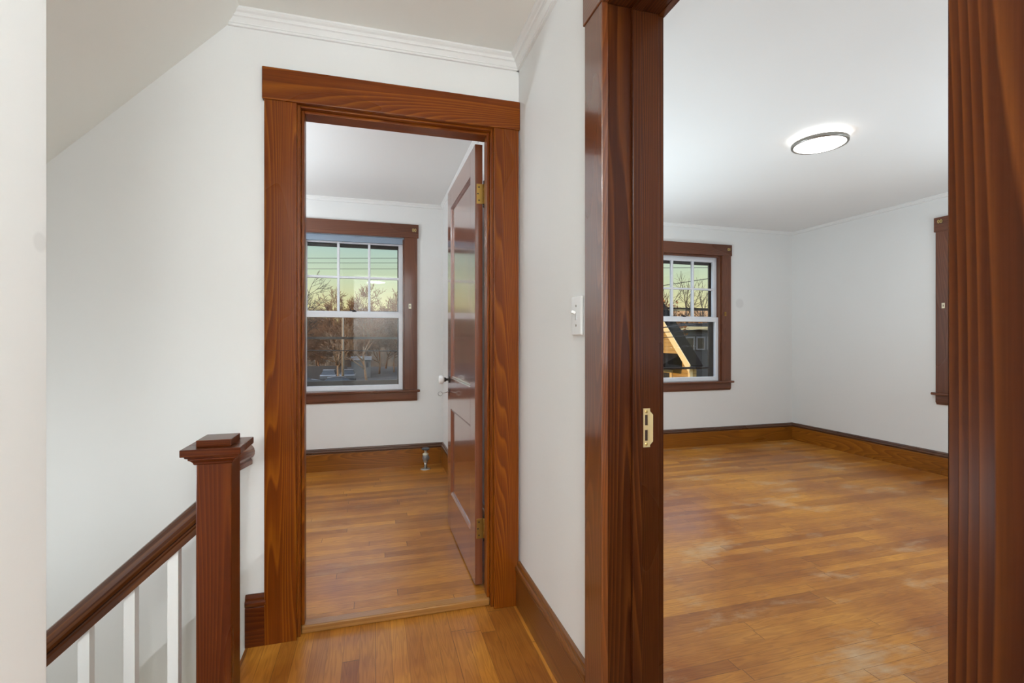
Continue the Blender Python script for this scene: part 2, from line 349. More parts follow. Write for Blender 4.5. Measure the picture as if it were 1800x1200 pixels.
# baseboards: plank with a moulded cap
BP = [(0, 0), (.018, 0), (.018, .145), (.0165, .148), (0, .148)]
CP = [(0, .148), (.014, .148), (.014, .1505), (.020, .153), (.0225, .159), (.0225, .166), (.020, .172), (.013, .1745), (.013, .1775), (.0135, .180), (.010, .189), (.004, .192), (0, .192)]
def baseboard(name, p0, p1, nx, ny, z, label, M=None):
    ax = 'X' if ny else 'Y'; M = M or BASE
    def run(prof):
        bm = bmesh.new(); prism(bm, [(p0[0]+nx*d, p0[1]+ny*d, z+h) for d, h in prof], (p0[0], p0[1], 0), (p1[0], p1[1], 0)); return bm
    o = struct(name, run(BP), M[ax], label, 'baseboard')
    obj('cap_moulding', run(CP), CAPW[ax] if M is BASE else M[ax], o)
    return o
baseboard('baseboard_partition', (XP0, 2.0), (XP0, D2F+.102), -1, 0, 0, 'brown wooden baseboard under the light switch wall in the hall', HBASE)
baseboard('baseboard_doorway', (-.392, YD0), (-.462, YD0), 0, -1, 0, 'short dark baseboard piece between newel post and far doorway', NEWEL)
baseboard('baseboard_left_bedroom', (-2.48, YF), (XP0, YF), 0, -1, FZL, 'brown baseboard under the left bedroom window, behind the radiator valve')
baseboard('baseboard_bedroom_side', (XP0, YD1), (XP0, YF), -1, 0, FZL, 'brown baseboard on the bedroom wall behind the open door')
baseboard('baseboard_right_bedroom', (XP1, YF), (4.6, YF), 0, -1, FZ, 'brown baseboard on the far wall of the right bedroom')
baseboard('baseboard_right', (4.6, YF), (4.6, -1.6), -1, 0, FZ, 'brown baseboard along the right wall of the right bedroom')

# ------------------------------------------------------------------ doorway 1 frame
t1 = empty('trim_1', (0, YD0, 0), label='brown varnished wooden frame around the far doorway with the open door', cat='door frame', kind='structure')
def P1(name, a, b, m, bev=.002): return obj(name, B((a[0], a[1]-YD0, a[2]), (b[0], b[1]-YD0, b[2]), bev), m, t1)
P1('side_casing', (-.396, 2.0, 0), (-.283, 2.0195, HD), TRIM['Z'])
P1('side_casing', (.495, 2.0, 0), (.604, 2.0195, HD), TRIM['Z'])
P1('head_casing', (-.403, 1.996, HD), (.609, 2.0195, 2.178), TRIM['X'], .003)
P1('jamb', (D1L-.018, 2.0205, 0), (D1L, 2.148, HD+.01), TRIM['Z'])
P1('jamb', (D1R+.0, 2.0205, 0), (D1R+.018, 2.148, HD+.01), TRIM['Z'])
P1('head_jamb', (D1L, 2.0205, HD-.007), (D1R, 2.148, HD+.01), TRIM['X'])
P1('door_stop', (D1L, 2.045, .032), (D1L+.011, 2.094, HD-.007), TRIM['Z'])
P1('door_stop', (D1R-.011, 2.045, .032), (D1R, 2.094, HD-.007), TRIM['Z'])
P1('head_stop', (D1L+.011, 2.045, HD-.018), (D1R-.011, 2.094, HD-.007), TRIM['X'])
for a, b in ((-.396, -.283), (.495, .604)): P1('side_casing', (a, YD1+.0005, FZL), (b, YD1+.019, HD), TRIM['Z'])
P1('head_casing', (-.403, YD1+.0005, HD), (.609, YD1+.022, 2.178), TRIM['X'])
struct('trim_threshold', B((D1L, 2.036, 0), (D1R, 2.0835, .031), .005), SADDLE, 'light oak threshold strip at the foot of the far doorway', 'threshold')

# ------------------------------------------------------------------ doorway 2 frame
t2 = empty('trim_2', (XP0, D2N, 0), label='dark wooden frame of the near doorway into the right bedroom', cat='door frame', kind='structure')
def P2(name, a, b, m, bev=.002, **k): return obj(name, B((a[0]-XP0, a[1]-D2N, a[2]), (b[0]-XP0, b[1]-D2N, b[2]), bev), m, t2, **k)
P2('side_casing', (.59, D2F-.008, 0), (.6095, 1.291, 2.062), CASE2['Z'])
P2('side_casing', (.59, .252, 0), (.6095, D2N+.002, 2.062), DARK['Z'])
P2('head_casing', (.586, .245, 2.062), (.6095, 1.297, 2.19), CASE2['Y'], .003)
P2('jamb', (XP0+.0005, D2F, 0), (.772, D2F+.018, HD+.01), DARK['Z'])
P2('jamb', (XP0+.0005, D2N-.018, 0), (.772, D2N, HD+.01), DARK['Z'])
P2('head_jamb', (XP0+.0005, D2N, 2.064), (.772, D2F, 2.08), DARK['Y'])
P2('door_stop', (.683, D2F-.010, 0), (.712, D2F, 2.064), DARK['Z'])
P2('door_stop', (.683, D2N, 0), (.712, D2N+.010, 2.064), DARK['Z'])
P2('head_stop', (.683, D2N+.01, 2.054), (.712, D2F-.01, 2.064), DARK['Y'])
for a, b in ((D2F+.004, 1.30), (.25, D2N-.004)): P2('side_casing', (.7705, a, FZ), (.789, b, 2.062), DARK['Z'])
P2('head_casing', (.7705, .245, 2.062), (.792, 1.305, 2.19), DARK['Y'])
struct('trim_threshold_near', B((.612, D2N, 0), (.772, D2F, .018), .004), SADDLE, 'oak threshold of the near doorway', 'threshold')

# strike plate on the far jamb of doorway 2
sp = empty('strike_plate', (.7135, D2F, .905), label='brass strike plate with two slots on the dark jamb of the near doorway', cat='strike plate')
bm = slab_holes(.007, .028, -.054, .054, [(.012, .021, .007, .036), (.012, .021, -.036, -.006)], lambda a, b, c, d: ((a, -.0022, c), (b, 0, d)))
obj('plate', bm, STRIKE, sp)
bm = bmesh.new(); prism(bm, [(.028, -.0022, .046), (.036, -.0045, .036), (.036, -.0045, -.038), (.028, -.0022, -.048)], (0, 0, 0), (0, .0020, 0)); obj('lip', bm, STRIKE, sp)
for z in (.0455, -.0455):
    s = obj('screw', lathe(bmesh.new(), [(.0042, 0), (.0042, .0008), (.003, .0012)], (.0165, -.0022, z), (0, -1, 0), 14), BRASS, sp)
for a, b in ((.007, .036), (-.036, -.006)): obj('slot_recess', B((.012, -.0006, a), (.021, -.0001, b), 0), BLACKHOLE, sp)

# ------------------------------------------------------------------ door leaf
PV = Vector((.486, 2.152, 0))
d1 = empty('door_1', PV, R(0.6), label='open two-panel brown door with glass knob, standing in the far doorway', cat='door', kind='structure')
# local: y along leaf away from hinge, -x face seen from the hall
X0, X1, Y0, Y1, Z0, Z1 = -.043, -.008, .004, .782, .034, 2.04
def leafpart(name, a, b, m, bev=.0015): return obj(name, B(a, b, bev), m, d1)
leafpart('stile', (X0, Y0, Z0), (X1, Y0+.105, Z1), DOORW); leafpart('stile', (X0, Y1-.105, Z0), (X1, Y1, Z1), DOORW)
for a, b in ((Z0, .245), (.745, .925), (1.925, Z1)): leafpart('rail', (X0, Y0+.105, a), (X1, Y1-.105, b), DOORW, .0008)
for a, b in ((.245, .745), (.925, 1.925)):
    leafpart('panel', (X0+.011, Y0+.105, a), (X1-.011, Y1-.105, b), DOORW, 0)
    ya, yb = Y0+.105, Y1-.105
    bm = bmesh.new()
    for sx_, xx in ((1, X0), (-1, X1)):
        pr = [(.0, 0), (.0035, .004), (.002, .008), (.006, .013), (.0095, .016), (.011, .016), (.011, 0)]
        # frame of four mitred mouldings
        cs = [(ya, a), (yb, a), (yb, b), (ya, b)]; ins = [(1, 1), (-1, 1), (-1, -1), (1, -1)]
        rings = [[bm.verts.new((xx+sx_*d, cy+iy*i, cz+iz*i)) for d, i in pr] for (cy, cz), (iy, iz) in zip(cs, ins)]
        for k in range(4):
            A, Bq = rings[k], rings[(k+1) % 4]
            for j in range(len(pr)): bm.faces.new((A[j], A[(j+1) % len(pr)], Bq[(j+1) % len(pr)], Bq[j]))
    obj('panel_moulding', bm, DOORW, d1)
ky, kz = Y1-.058, .913
kn = obj('knob', lathe(bmesh.new(), [(.008, .030), (.013, .032), (.022, .037), (.0255, .044), (.0255, .056), (.021, .063), (.010, .066)], (X0, ky, kz), (-1, 0, 0), 12, smooth=False), KNOBG, d1, label='clear faceted glass knob')
obj('shank', lathe(bmesh.new(), [(.011, 0), (.011, .006), (.007, .009), (.007, .018), (.011, .021), (.013, .027), (.012, .031)], (X0, ky, kz), (-1, 0, 0), 20), IRON, kn)
obj('rosette', lathe(bmesh.new(), [(.021, 0), (.021, .002), (.017, .005), (.012, .006)], (X0, ky, kz), (-1, 0, 0), 24), IRON, d1)
kb = obj('knob', lathe(bmesh.new(), [(.007, 0), (.007, .030), (.022, .037), (.0255, .044), (.0255, .056), (.021, .063), (.010, .066)], (X1, ky, kz), (1, 0, 0), 12, smooth=False), KNOBG, d1)
bm = bmesh.new(); lathe(bm, [(.009, 0), (.009, .0018), (.007, .0028)], (X0, ky, kz-.068), (-1, 0, 0), 18); box(bm, (X0-.0022, ky-.0055, kz-.092), (X0, ky+.0055, kz-.068), .001)
obj('escutcheon', bm, IRON, d1)
for zc in (1.815, .29):
    h = obj('hinge', B((X0+.007, .0015, zc-.045), (X1+.002, .0042, zc+.045), .0006), OLDBRASS, d1)
    obj('knuckle', lathe(bmesh.new(), [(.0062, -.045), (.0062, -.016), (.0055, -.0155), (.0062, -.015), (.0062, .015), (.0055, .0155), (.0062, .016), (.0062, .045)], (0, .0035, zc), 'Z', 14), OLDBRASS, h)
    for s_ in (1, -1): obj('finial', lathe(bmesh.new(), [(.006, 0), (.0062, .003), (.004, .006), (.006, .011), (.004, .016), (.001, .018)] if s_ > 0 else [(.001, -.018), (.004, -.016), (.006, -.011), (.004, -.006), (.0062, -.003), (.006, 0)], (0, .0035, zc+s_*.045), 'Z', 12), IRON, h)
    for q, yy in enumerate((-.03, 0, .03)): obj('screw', lathe(bmesh.new(), [(.0036, 0), (.0036, .0006), (.001, .0008)], (X0+.018 if q != 1 else X0+.013, .0015, zc+yy), (0, -1, 0), 10), IRON, h)
# the key in the lock: a thing of its own
kp = d1.matrix_basis @ Vector((X0-.002, ky, kz-.072))
kz_ = Matrix.Rotation(R(0.6), 4, 'Z')
def kpt(v): return kp + kz_ @ Vector(v)
key = obj('key', tube(bmesh.new(), [kpt((.0, 0, 0)), kpt((-.026, 0, -.006)), kpt((-.040, 0, -.009))], .0024, 10), PIPE, label='small steel key left in the lock below the glass knob', cat='key')
ring = [kpt((-.053+.0125*math.cos(a), .005*math.sin(a)*0, -.0115+.0125*math.sin(a))) for a in [i*math.pi/10 for i in range(21)]]
obj('key_bow', tube(bmesh.new(), ring, .0023, 8), PIPE, key)

# ------------------------------------------------------------------ windows
def window(name, loc, rz, label, bars, head_white, brackets, hooks_x, tone):
    T, ZS = ROOMT, .705
    r = empty(name, loc, rz, label=label, cat='window', kind='structure')
    def P(nm, a, b, m, bev=.0015, par=None): return obj(nm, B(a, b, bev), m, par or r)
    P('side_casing', (-.545, -.020, ZS), (-.432, -.0005, 2.061), T['Z']); P('side_casing', (.432, -.020, ZS), (.545, -.0005, 2.061), T['Z'])
    P('head_casing', (-.556, -.024, 2.061), (.556, -.0005, 2.182), T['X'], .0025)
    P('window_sill', (-.567, -.048, ZS-.022), (.567, -.0005, ZS), T['X'], .006)
    P('window_sill', (-.446, -.0005, ZS-.014), (.446, .068, ZS), T['X'], .001)
    bm = bmesh.new(); pr = [(0, .683), (-.020, .683), (-.020, .625), (-.016, .617), (-.010, .612), (-.008, .604), (0, .604)]
    prism(bm, [(-.545, y, z) for y, z in pr], (-.545, 0, 0), (.545, 0, 0)); obj('apron', bm, T['X'], r)
    for s in (-1, 1):
        a, b = sorted((s*.4325, s*.446)); P('jamb', (a, 0, ZS), (b, .175, 2.061), T['Z'], 0)
        a, b = sorted((s*.418, s*.4325)); P('stop', (a, .002, ZS), (b, .030, 2.045), T['Z'], .002)
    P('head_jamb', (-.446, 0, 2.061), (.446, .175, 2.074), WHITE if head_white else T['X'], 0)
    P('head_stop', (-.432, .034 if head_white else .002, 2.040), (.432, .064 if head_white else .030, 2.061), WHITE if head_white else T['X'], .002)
    if head_white: P('header_board', (-.418, .006, 2.004), (.418, .030, 2.058), plain('header_painted_shade', (.25, .31, .39), .6), .004)  # white header board, its blue-grey shade put into the colour
    def sash(nm, y0, y1, z0, z1, gb, gt, sx=.385):
        s = P(nm, (-.431, y0, z0), (-sx, y1, z1), WHITE, .003); 
        P('stile', (sx, y0, z0), (.431, y1, z1), WHITE, .003, s)
        P('bottom_rail', (-sx-.001, y0, z0), (sx+.001, y1, gb), WHITE, .003, s); P('top_rail', (-sx-.001, y0, gt), (sx+.001, y1, z1), WHITE, .003, s)
        P('pane', (-sx-.004, (y0+y1)/2-.0015, gb-.004), (sx+.004, (y0+y1)/2+.0015, gt+.004), GLASS, 0, s); return s
    lo = sash('lower_sash', .031, .066, ZS, 1.395, .748, 1.345)
    up = sash('upper_sash', .070, .105, 1.36, 2.055, 1.402, 2.0)
    for x in (-.13, .13): P('muntin', (x-.0105, .068, 1.40), (x+.0105, .104, 2.003), WHITE, .004, up)
    P('muntin', (-.387, .069, 1.691), (.387, .103, 1.711), WHITE, .004, up)
    lk = bmesh.new(); lathe(lk, [(.018, 0), (.018, .006), (.010, .010), (.008, .018)], (.005, .050, 1.395), 'Z', 14); box(lk, (-.030, .044, 1.402), (.012, .056, 1.412), .002); box(lk, (-.034, .046, 1.405), (-.024, .054, 1.424), .002)
    obj('sash_lock', lk, IRON, r)
    st = P('storm_frame', (-.432, .128, ZS), (-.392, .150, 2.045), STORM, .002); P('storm_stile', (.378, .128, ZS), (.432, .150, 2.045), STORM, .002, st)
    P('storm_rail', (-.395, .128, 1.975), (.38, .150, 2.045), STORM, .002, st); P('storm_rail', (-.395, .128, ZS), (.38, .150, .735), STORM, .002, st)
    for z, h, m in bars: P('storm_bar', (-.395, .132, z-h/2), (.38, .146, z+h/2), m, .001, st)
    return r
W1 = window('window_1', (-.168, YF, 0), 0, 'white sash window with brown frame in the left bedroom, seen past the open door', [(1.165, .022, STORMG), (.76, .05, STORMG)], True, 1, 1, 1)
W2 = window('window_2', (3.203, YF, 0), 0, 'white sash window with brown frame in the right bedroom, a yellow gable outside', [(1.49, .022, STORM), (.84, .024, STORM)], False, 1, 1, 0)
W3 = window('window_3', (4.60, 2.398, 0), R(-90), 'window on the right wall, only its left casing showing beside the near door frame', [(1.3, .022, STORM)], False, -1, -1, 1)
# small hardware left on the window trims
def bracket(loc, rz, label):
    r = empty('curtain_bracket', loc, rz, label=label, cat='bracket', group='brass curtain brackets left on the window heads')
    obj('back_plate', B((-.020, -.0015, -.017), (.020, 0, .017), .0006), plain('dull_plate', (.09, .045, .02), .5), r)
    for x in (-.0095, .0095):
        obj('loop', tube(bmesh.new(), [(x+.0062*math.cos(a), -.004, .013*math.sin(a)) for a in [i*math.pi/9 for i in range(19)]], .0022, 8), BRASS, r)
bracket((.349, YF-.024, 2.130), 0, 'brass bracket on the window head beside the open door')
bracket((3.715, YF-.024, 2.130), 0, 'brass bracket on the window head in the right bedroom, far wall')
bracket((4.576, 2.906, 2.145), R(-90), 'brass bracket on the window head at the right edge of the big room')
def hook(loc, rz, label, m):
    r = empty('shade_hook', loc, rz, label=label, cat='hook', group='shade hooks screwed to the window casings')
    obj('plate', slab_holes(-.011, .011, -.022, .022, [(-.004, .004, -.009, .009)], lambda a, b, c, d: ((a, -.003, c), (b, 0, d))), m, r)
    obj('pin', lathe(bmesh.new(), [(.003, 0), (.003, .006), (.001, .007)], (0, 0, .014), (0, -1, 0), 10), m, r)
hook((.312, YF-.020, 1.45), 0, 'cream hook plate on the window casing beside the open door', CREAM)
hook((3.674, YF-.020, 1.43), 0, 'small hook plate on the right casing of the window showing the yellow gable', OLDBRASS)
hook((4.58, 2.884, 1.436), R(-90), 'cream hook plate on the casing at the right edge of the big room', CREAM)

# ------------------------------------------------------------------ light switch
ls = empty('light_switch', (XP0, 1.376, 1.224), R(-90), label='glossy white light switch on the hall wall beside the near door frame', cat='light switch')
# local: x = -world y, -y towards the hall
bm = box(bmesh.new(), (-.038, -.010, -.060), (.038, 0, .060), .0045, seg=3); obj('cover_plate', bm, PLATE, ls, smooth=False)
bm = box(bmesh.new(), (-.006, -.0115, -.013), (.006, -.009, .013), .001); obj('toggle_slot', bm, plain('slot_shade', (.55, .55, .54), .4), ls)
bm = box(bmesh.new(), (-.0045, -.024, -.005), (.0045, -.010, .004), .0015, mat=Matrix.Translation((0, -.004, .004)) @ Matrix.Rotation(R(-24), 4, 'X')); obj('toggle', bm, PLATE, ls)
for z in (-.030, .030): obj('screw', lathe(bmesh.new(), [(.0038, 0), (.0038, .001), (.002, .0018)], (0, -.010, z), (0, -1, 0), 12), NICKEL, ls)

# ------------------------------------------------------------------ ceiling lamp of the right bedroom
cl = empty('ceiling_light', (2.59, 2.29, ZC), label='round glowing flush ceiling light with nickel rim in the right bedroom', cat='ceiling light')
obj('base', lathe(bmesh.new(), [(.115, -.030), (.115, 0)], (0, 0, 0), 'Z', 48), CROWN, cl)
obj('back_glow_ring', lathe(bmesh.new(), [(.119, -.026), (.121, -.024), (.121, -.010), (.119, -.008)], (0, 0, 0), 'Z', 48), LED, cl)
rim = bmesh.new(); n_ = 64; prof = [(.136, -.030), (.148, -.030), (.151, -.033), (.151, -.046), (.148, -.051), (.141, -.053), (.136, -.050)]
rg = [[rim.verts.new((r_*math.cos(2*math.pi*i/n_), r_*math.sin(2*math.pi*i/n_), h)) for r_, h in prof] for i in range(n_)]
for i in range(n_):
    for j in range(len(prof)):
        f = rim.faces.new((rg[i][j], rg[i][(j+1) % len(prof)], rg[(i+1) % n_][(j+1) % len(prof)], rg[(i+1) % n_][j])); f.smooth = True
obj('rim', rim, NICKEL, cl)
obj('diffuser', lathe(bmesh.new(), [(.002, -.068), (.05, -.067), (.09, -.063), (.12, -.056), (.137, -.047), (.1375, -.032), (.10, -.030), (.002, -.030)], (0, 0, 0), 'Z', 64), LED, cl)

# ------------------------------------------------------------------ radiator valve
rv = empty('radiator_valve', (.435, 4.25, FZL), label='capped radiator valve with dark handwheel standing on the floor in the bedroom corner', cat='radiator valve')
obj('escutcheon', lathe(bmesh.new(), [(.044, 0), (.044, .003), (.034, .007), (.017, .009)], (0, 0, 0), 'Z', 28), PIPE, rv)
obj('pipe', lathe(bmesh.new(), [(.0135, .005), (.0135, .068)], (0, 0, 0), 'Z', 20), PIPE, rv)
obj('union_nut', lathe(bmesh.new(), [(.020, .060), (.021, .064), (.021, .076), (.018, .080)], (0, 0, 0), 'Z', 6, False), PIPE, rv)
bm = lathe(bmesh.new(), [(.017, .076), (.024, .084), (.0275, .096), (.0275, .108), (.024, .120), (.020, .126)], (0, 0, 0), 'Z', 24)
vb = obj('valve_body', bm, GREY, rv)
obj('outlet', lathe(bmesh.new(), [(.021, .012), (.023, .020), (.023, .032), (.020, .036), (.004, .0365)], (0, 0, .102), (.30, -.95, 0), 20), GREY, vb)
obj('bonnet', lathe(bmesh.new(), [(.024, .122), (.026, .126), (.026, .134), (.020, .138), (.012, .142), (.009, .150), (.013, .160), (.010, .168)], (0, 0, 0), 'Z', 20), BONNET, rv)
obj('handwheel', lathe(bmesh.new(), [(.010, .164), (.030, .168), (.034, .172), (.034, .180), (.029, .185), (.012, .187)], (0, 0, 0), 'Z', 10, False), DGREY, rv)

# ------------------------------------------------------------------ newel post
NX0, NX1, NY0, NY1 = -.503, -.4095, 1.62, 1.72
nc = ((NX0+NX1)/2, (NY0+NY1)/2)
nw = empty('newel_post', (nc[0], nc[1], -.3), label='square dark wooden newel post with stepped cap at the head of the stairs', cat='newel post')
hx, hy = (NX1-NX0)/2, (NY1-NY0)/2
def PN(name, gx, gy, z0, z1, m, bev=.002): return obj(name, B((-hx-gx, -hy-gy, z0+.3), (hx+gx, hy+gy, z1+.3), bev), m, nw)
PN('shaft', 0, 0, -.28, .80, NEWEL['Z'], .003)
# cap moulding (cove) under the cap
bm = bmesh.new(); rings = []
for g, z in ((.002, .782), (.005, .785), (.006, .790), (.013, .797), (.016, .799), (.016, .803), (.022, .806), (.024, .812)):
    rings.append([bm.verts.new((sx_*(hx+g), sy_*(hy+g), z+.3)) for sx_, sy_ in ((-1, -1), (1, -1), (1, 1), (-1, 1))])
for a, b in zip(rings, rings[1:]):
    for k in range(4): bm.faces.new((a[k], a[(k+1) % 4], b[(k+1) % 4], b[k]))
bm.faces.new(rings[0]); bm.faces.new(rings[-1]); obj('cap_moulding', bm, NEWEL['X'], nw)
PN('cap', .032, .032, .812, .833, NEWEL['X'], .002)
PN('cap_block', .000, .000, .833, .853, NEWEL['X'], .002)

# rails
RAILW = wood('rail_wood', 'X', (.030, .007, .0015), (.085, .022, .004), (.16, .05, .008), rough=.2, spec=.5)
RAILP = [(-.020, -.040), (.020, -.040), (.020, -.024), (.016, -.020), (.016, -.016), (.024, -.012), (.028, -.004), (.029, .008), (.026, .020), (.020, .029), (.012, .034), (0, .036), (-.012, .034), (-.020, .029), (-.026, .020), (-.029, .008), (-.028, -.004), (-.024, -.012), (-.016, -.016), (-.016, -.020), (-.020, -.024)]
def rail(name, p, q, **k):
    p, q = Vector(p), Vector(q); d = (q-p).normalized(); side = Vector((d.y, -d.x, 0)).normalized(); up = side.cross(d)
    if up.z < 0: up = -up
    bm = bmesh.new(); prism(bm, [p+side*a+Vector((0, 0, b*1.0))/max(up.z, .3) for a, b in RAILP], p, q)
    for f in bm.faces:
        if len(f.verts) == 4: f.smooth = False
    if abs(d.x) <= abs(d.y): return obj(name, bm, TRIM['Y'], **k)
    q = Vector((-1, 0, 0)).rotation_difference(d).to_matrix().to_4x4(); mw = Matrix.Translation(p) @ q
    bmesh.ops.transform(bm, matrix=mw.inverted(), verts=bm.verts)
    o = obj(name, bm, RAILW, **k); o.matrix_world = mw; return o
RS = .897   # slope of the stair rail
zr = lambda x: .627-(-.503-x)*RS
rail('handrail', (NX0, nc[1], zr(NX0)), (-2.19, nc[1], zr(-2.19)), label='dark moulded handrail sloping down the stairs from the newel post', cat='handrail')
rail('handrail_stub', (-.460, NY1, .757), (-.460, YD0, .722), label='short moulded rail joining the back of the newel post to the wall', cat='handrail')

# stairs below the frame
st = empty('staircase', (-.46, .87, -.2), label='flight of stairs going down beside the balusters, below the rail', cat='staircase')
trm, rsm = SADDLE, BAL
for i in range(7):
    x1 = -i*.223; z = -.2*(i+1)+.2
    obj('riser', B((x1-.018, .0, z-.2+.002), (x1, .765, z-.026), 0), BAL, st)
    if i < 6: obj('tread', B((x1-.262, .0, z-.2-.026), (x1-.019, .765, z-.2), .004), SADDLE, st)
bm = bmesh.new(); prism(bm, [(-.045, .768, -.02+.2-.1), (-1.56, .768, -.02+.1-1.56*RS), (-1.56, .768, -.32+.1-1.56*RS), (-.045, .768, -.32+.1)], (0, .768, 0), (0, .798, 0)); obj('stringer', bm, BAL, st)
# balusters
names = ['white square baluster closest to the newel post', 'white square baluster second from the newel post', 'white square baluster third from the newel post, by the near wall edge']
for i in range(3):
    x = -.574-i*.110; ft = .87+.768; zt = zr(x)-.052
    zb = -.02+.1+(x+.46)*RS-.005
    bm = bmesh.new(); a = .0138
    top = [(x+sx_*a, nc[1]+sy_*a, zt+sx_*a*RS) for sx_, sy_ in ((-1, -1), (1, -1), (1, 1), (-1, 1))]
    bot = [(x+sx_*a, nc[1]+sy_*a, zb-.2+.0+sx_*a*RS) for sx_, sy_ in ((-1, -1), (1, -1), (1, 1), (-1, 1))]
    va = [bm.verts.new(v) for v in top]; vb_ = [bm.verts.new(v) for v in bot]
    for k in range(4): bm.faces.new((va[k], va[(k+1) % 4], vb_[(k+1) % 4], vb_[k]))
    bm.faces.new(va); bm.faces.new(vb_)
    obj('baluster', bm, BAL, label=names[i], cat='baluster', group='white balusters under the stair rail')

# ------------------------------------------------------------------ outdoors
GZ = -3.8
def noisy(name, stops, scale, rough=.9, stretch=(1, 1, 1), detail=6):
    m, n, p = new(name); t = N(n, 'TexCoord'); mp = N(n, 'Mapping'); mp.inputs['Scale'].default_value = stretch; n.links.new(t.outputs['Object'], mp.inputs[0])
    no = N(n, 'TexNoise'); no.inputs['Scale'].default_value = scale; no.inputs['Detail'].default_value = detail; no.inputs['Roughness'].default_value = .65; n.links.new(mp.outputs[0], no.inputs['Vector'])
    n.links.new(ramp(n, no.outputs[0], stops), p.inputs['Base Color']); p.inputs['Roughness'].default_value = rough; return m
ASPHALT = noisy('winter_ground', [(.35, (.020, .018, .016)), (.6, (.036, .032, .027)), (.75, (.08, .068, .05))], .35)
HILL = noisy('brown_thicket', [(.3, (.035, .022, .014)), (.5, (.10, .062, .032)), (.7, (.20, .13, .07))], .55, stretch=(1, 1, .45))
BARK = noisy('bark', [(.3, (.17, .085, .04)), (.7, (.34, .18, .085))], 3)
BARKD = noisy('dark_bark', [(.3, (.05, .035, .022)), (.7, (.10, .07, .045))], 3)
BIRCH = noisy('pale_bark', [(.3, (.20, .13, .075)), (.7, (.34, .23, .14))], 3)
LEAF = noisy('rust_leaves', [(.3, (.16, .07, .02)), (.7, (.42, .19, .06))], 4)
POLEW = noisy('weathered_pole', [(.3, (.26, .20, .13)), (.7, (.36, .28, .19))], 4)
WIREM = plain('black_cable', (.015, .015, .015), .7)
def clap(name, a, b, per=.16):
    m, n, p = new(name); t = N(n, 'TexCoord'); s = N(n, 'SeparateXYZ'); n.links.new(t.outputs['Object'], s.inputs[0])
    f = math_(n, 'FRACT', math_(n, 'DIVIDE', s.outputs[2], per)); n.links.new(ramp(n, f, [(0, b), (.18, a), (1, a)]), p.inputs['Base Color']); p.inputs['Roughness'].default_value = .7; return m
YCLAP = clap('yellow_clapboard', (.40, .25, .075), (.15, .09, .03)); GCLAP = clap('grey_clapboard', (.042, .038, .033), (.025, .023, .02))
YTRIM = plain('cream_trim', (.74, .58, .30), .6); GTRIM = plain('grey_white_trim', (.14, .135, .13), .6); ROOFD = plain('dark_roof', (.016, .014, .012), .95); ROOFD.node_tree.nodes['Principled BSDF'].inputs['Specular IOR Level'].default_value = .05
DWIN = plain('dark_pane', (.035, .035, .035), .15); CREAMW = plain('warm_siding', (.40, .20, .055), .8); SHEDM = plain('shed_siding', (.12, .115, .105), .8)
struct('ground', B((-80, 4.61, GZ-.2), (120, 140, GZ), 0), ASPHALT, 'dark winter ground and street outside the windows', 'ground')
# wooded hill
bm = bmesh.new(); cols = []
for i in range(81):
    x = -60+i*1.0; top = 4.6+1.1*math.sin(x*.21)+.7*math.sin(x*.57+1)+random.uniform(-.25, .35)
    cols.append([bm.verts.new((x, y, z)) for y, z in ((92, GZ), (94, GZ+2.5+.3*math.sin(x)), (97, GZ+(top-GZ)*.75), (100, top), (112, top+.3), (112, GZ))])
for a, b in zip(cols, cols[1:]):
    for j in range(5): bm.faces.new((a[j], a[j+1], b[j+1], b[j]))
struct('hill', bm, HILL, 'brown wooded hillside beyond the parking lot, seen through the left window', 'hill')

def tree_mesh(seed, h, spread=.9, levels=5, trunk=.16, lean=0, forks=3, low=.25, twig=.013):
    rnd = random.Random(seed); bm = bmesh.new()
    def branch(p, d, ln, r, lv):
        n = 3 if lv < levels-1 else 2; pts = [p]; q = p.copy(); dd = d.copy()
        for i in range(n):
            dd = (dd+Vector((rnd.uniform(-.22, .22), rnd.uniform(-.22, .22), rnd.uniform(-.05, .16)))).normalized(); q = q+dd*ln/n; pts.append(q.copy())
        rr = [max(twig, r*(1-.45*i/n)) for i in range(n+1)]
        tube(bm, pts, rr, 5 if lv < 2 else 3)
        if lv >= levels: return
        for k in range(forks if lv else forks+2):
            tpos = rnd.uniform(low if lv == 0 else .35, 1.0); i = min(n-1, int(tpos*n)); bp = pts[i].lerp(pts[i+1], tpos*n-i)
            ang = rnd.uniform(.35, .95)*spread; az = rnd.uniform(0, 6.28); o = dd.orthogonal().normalized(); o = Quaternion(dd, az) @ o
            nd = (dd*math.cos(ang)+o*math.sin(ang)).normalized(); branch(bp, nd, ln*rnd.uniform(.5, .72), r*.52, lv+1)
        branch(pts[-1], dd, ln*.62, r*.55, lv+1)
    branch(Vector((0, 0, 0)), Vector((lean, 0, 1)).normalized(), h*.42, trunk, 0)
    return bm
def tree(name, loc, seed, h, m, label, group=None, **k):
    o = obj(name, tree_mesh(seed, h, **k), m, label=label, cat='tree', group=group); o.location = loc; return o
tree('bare_tree', (-6.7, 44, GZ), 5, 11, BARKD, 'dark bare tree reaching in at the left edge of the left window', spread=1.1)
tree('bare_tree', (-3.6, 56, GZ), 8, 8.6, BIRCH, 'pale bare tree behind the utility pole wires in the left window', levels=4, low=.35)
tree('bare_tree', (-.75, 58, GZ), 21, 10, BIRCH, 'pale forked bare tree beside the small shed in the left window', levels=4, low=.3, spread=1.05)
protos = []
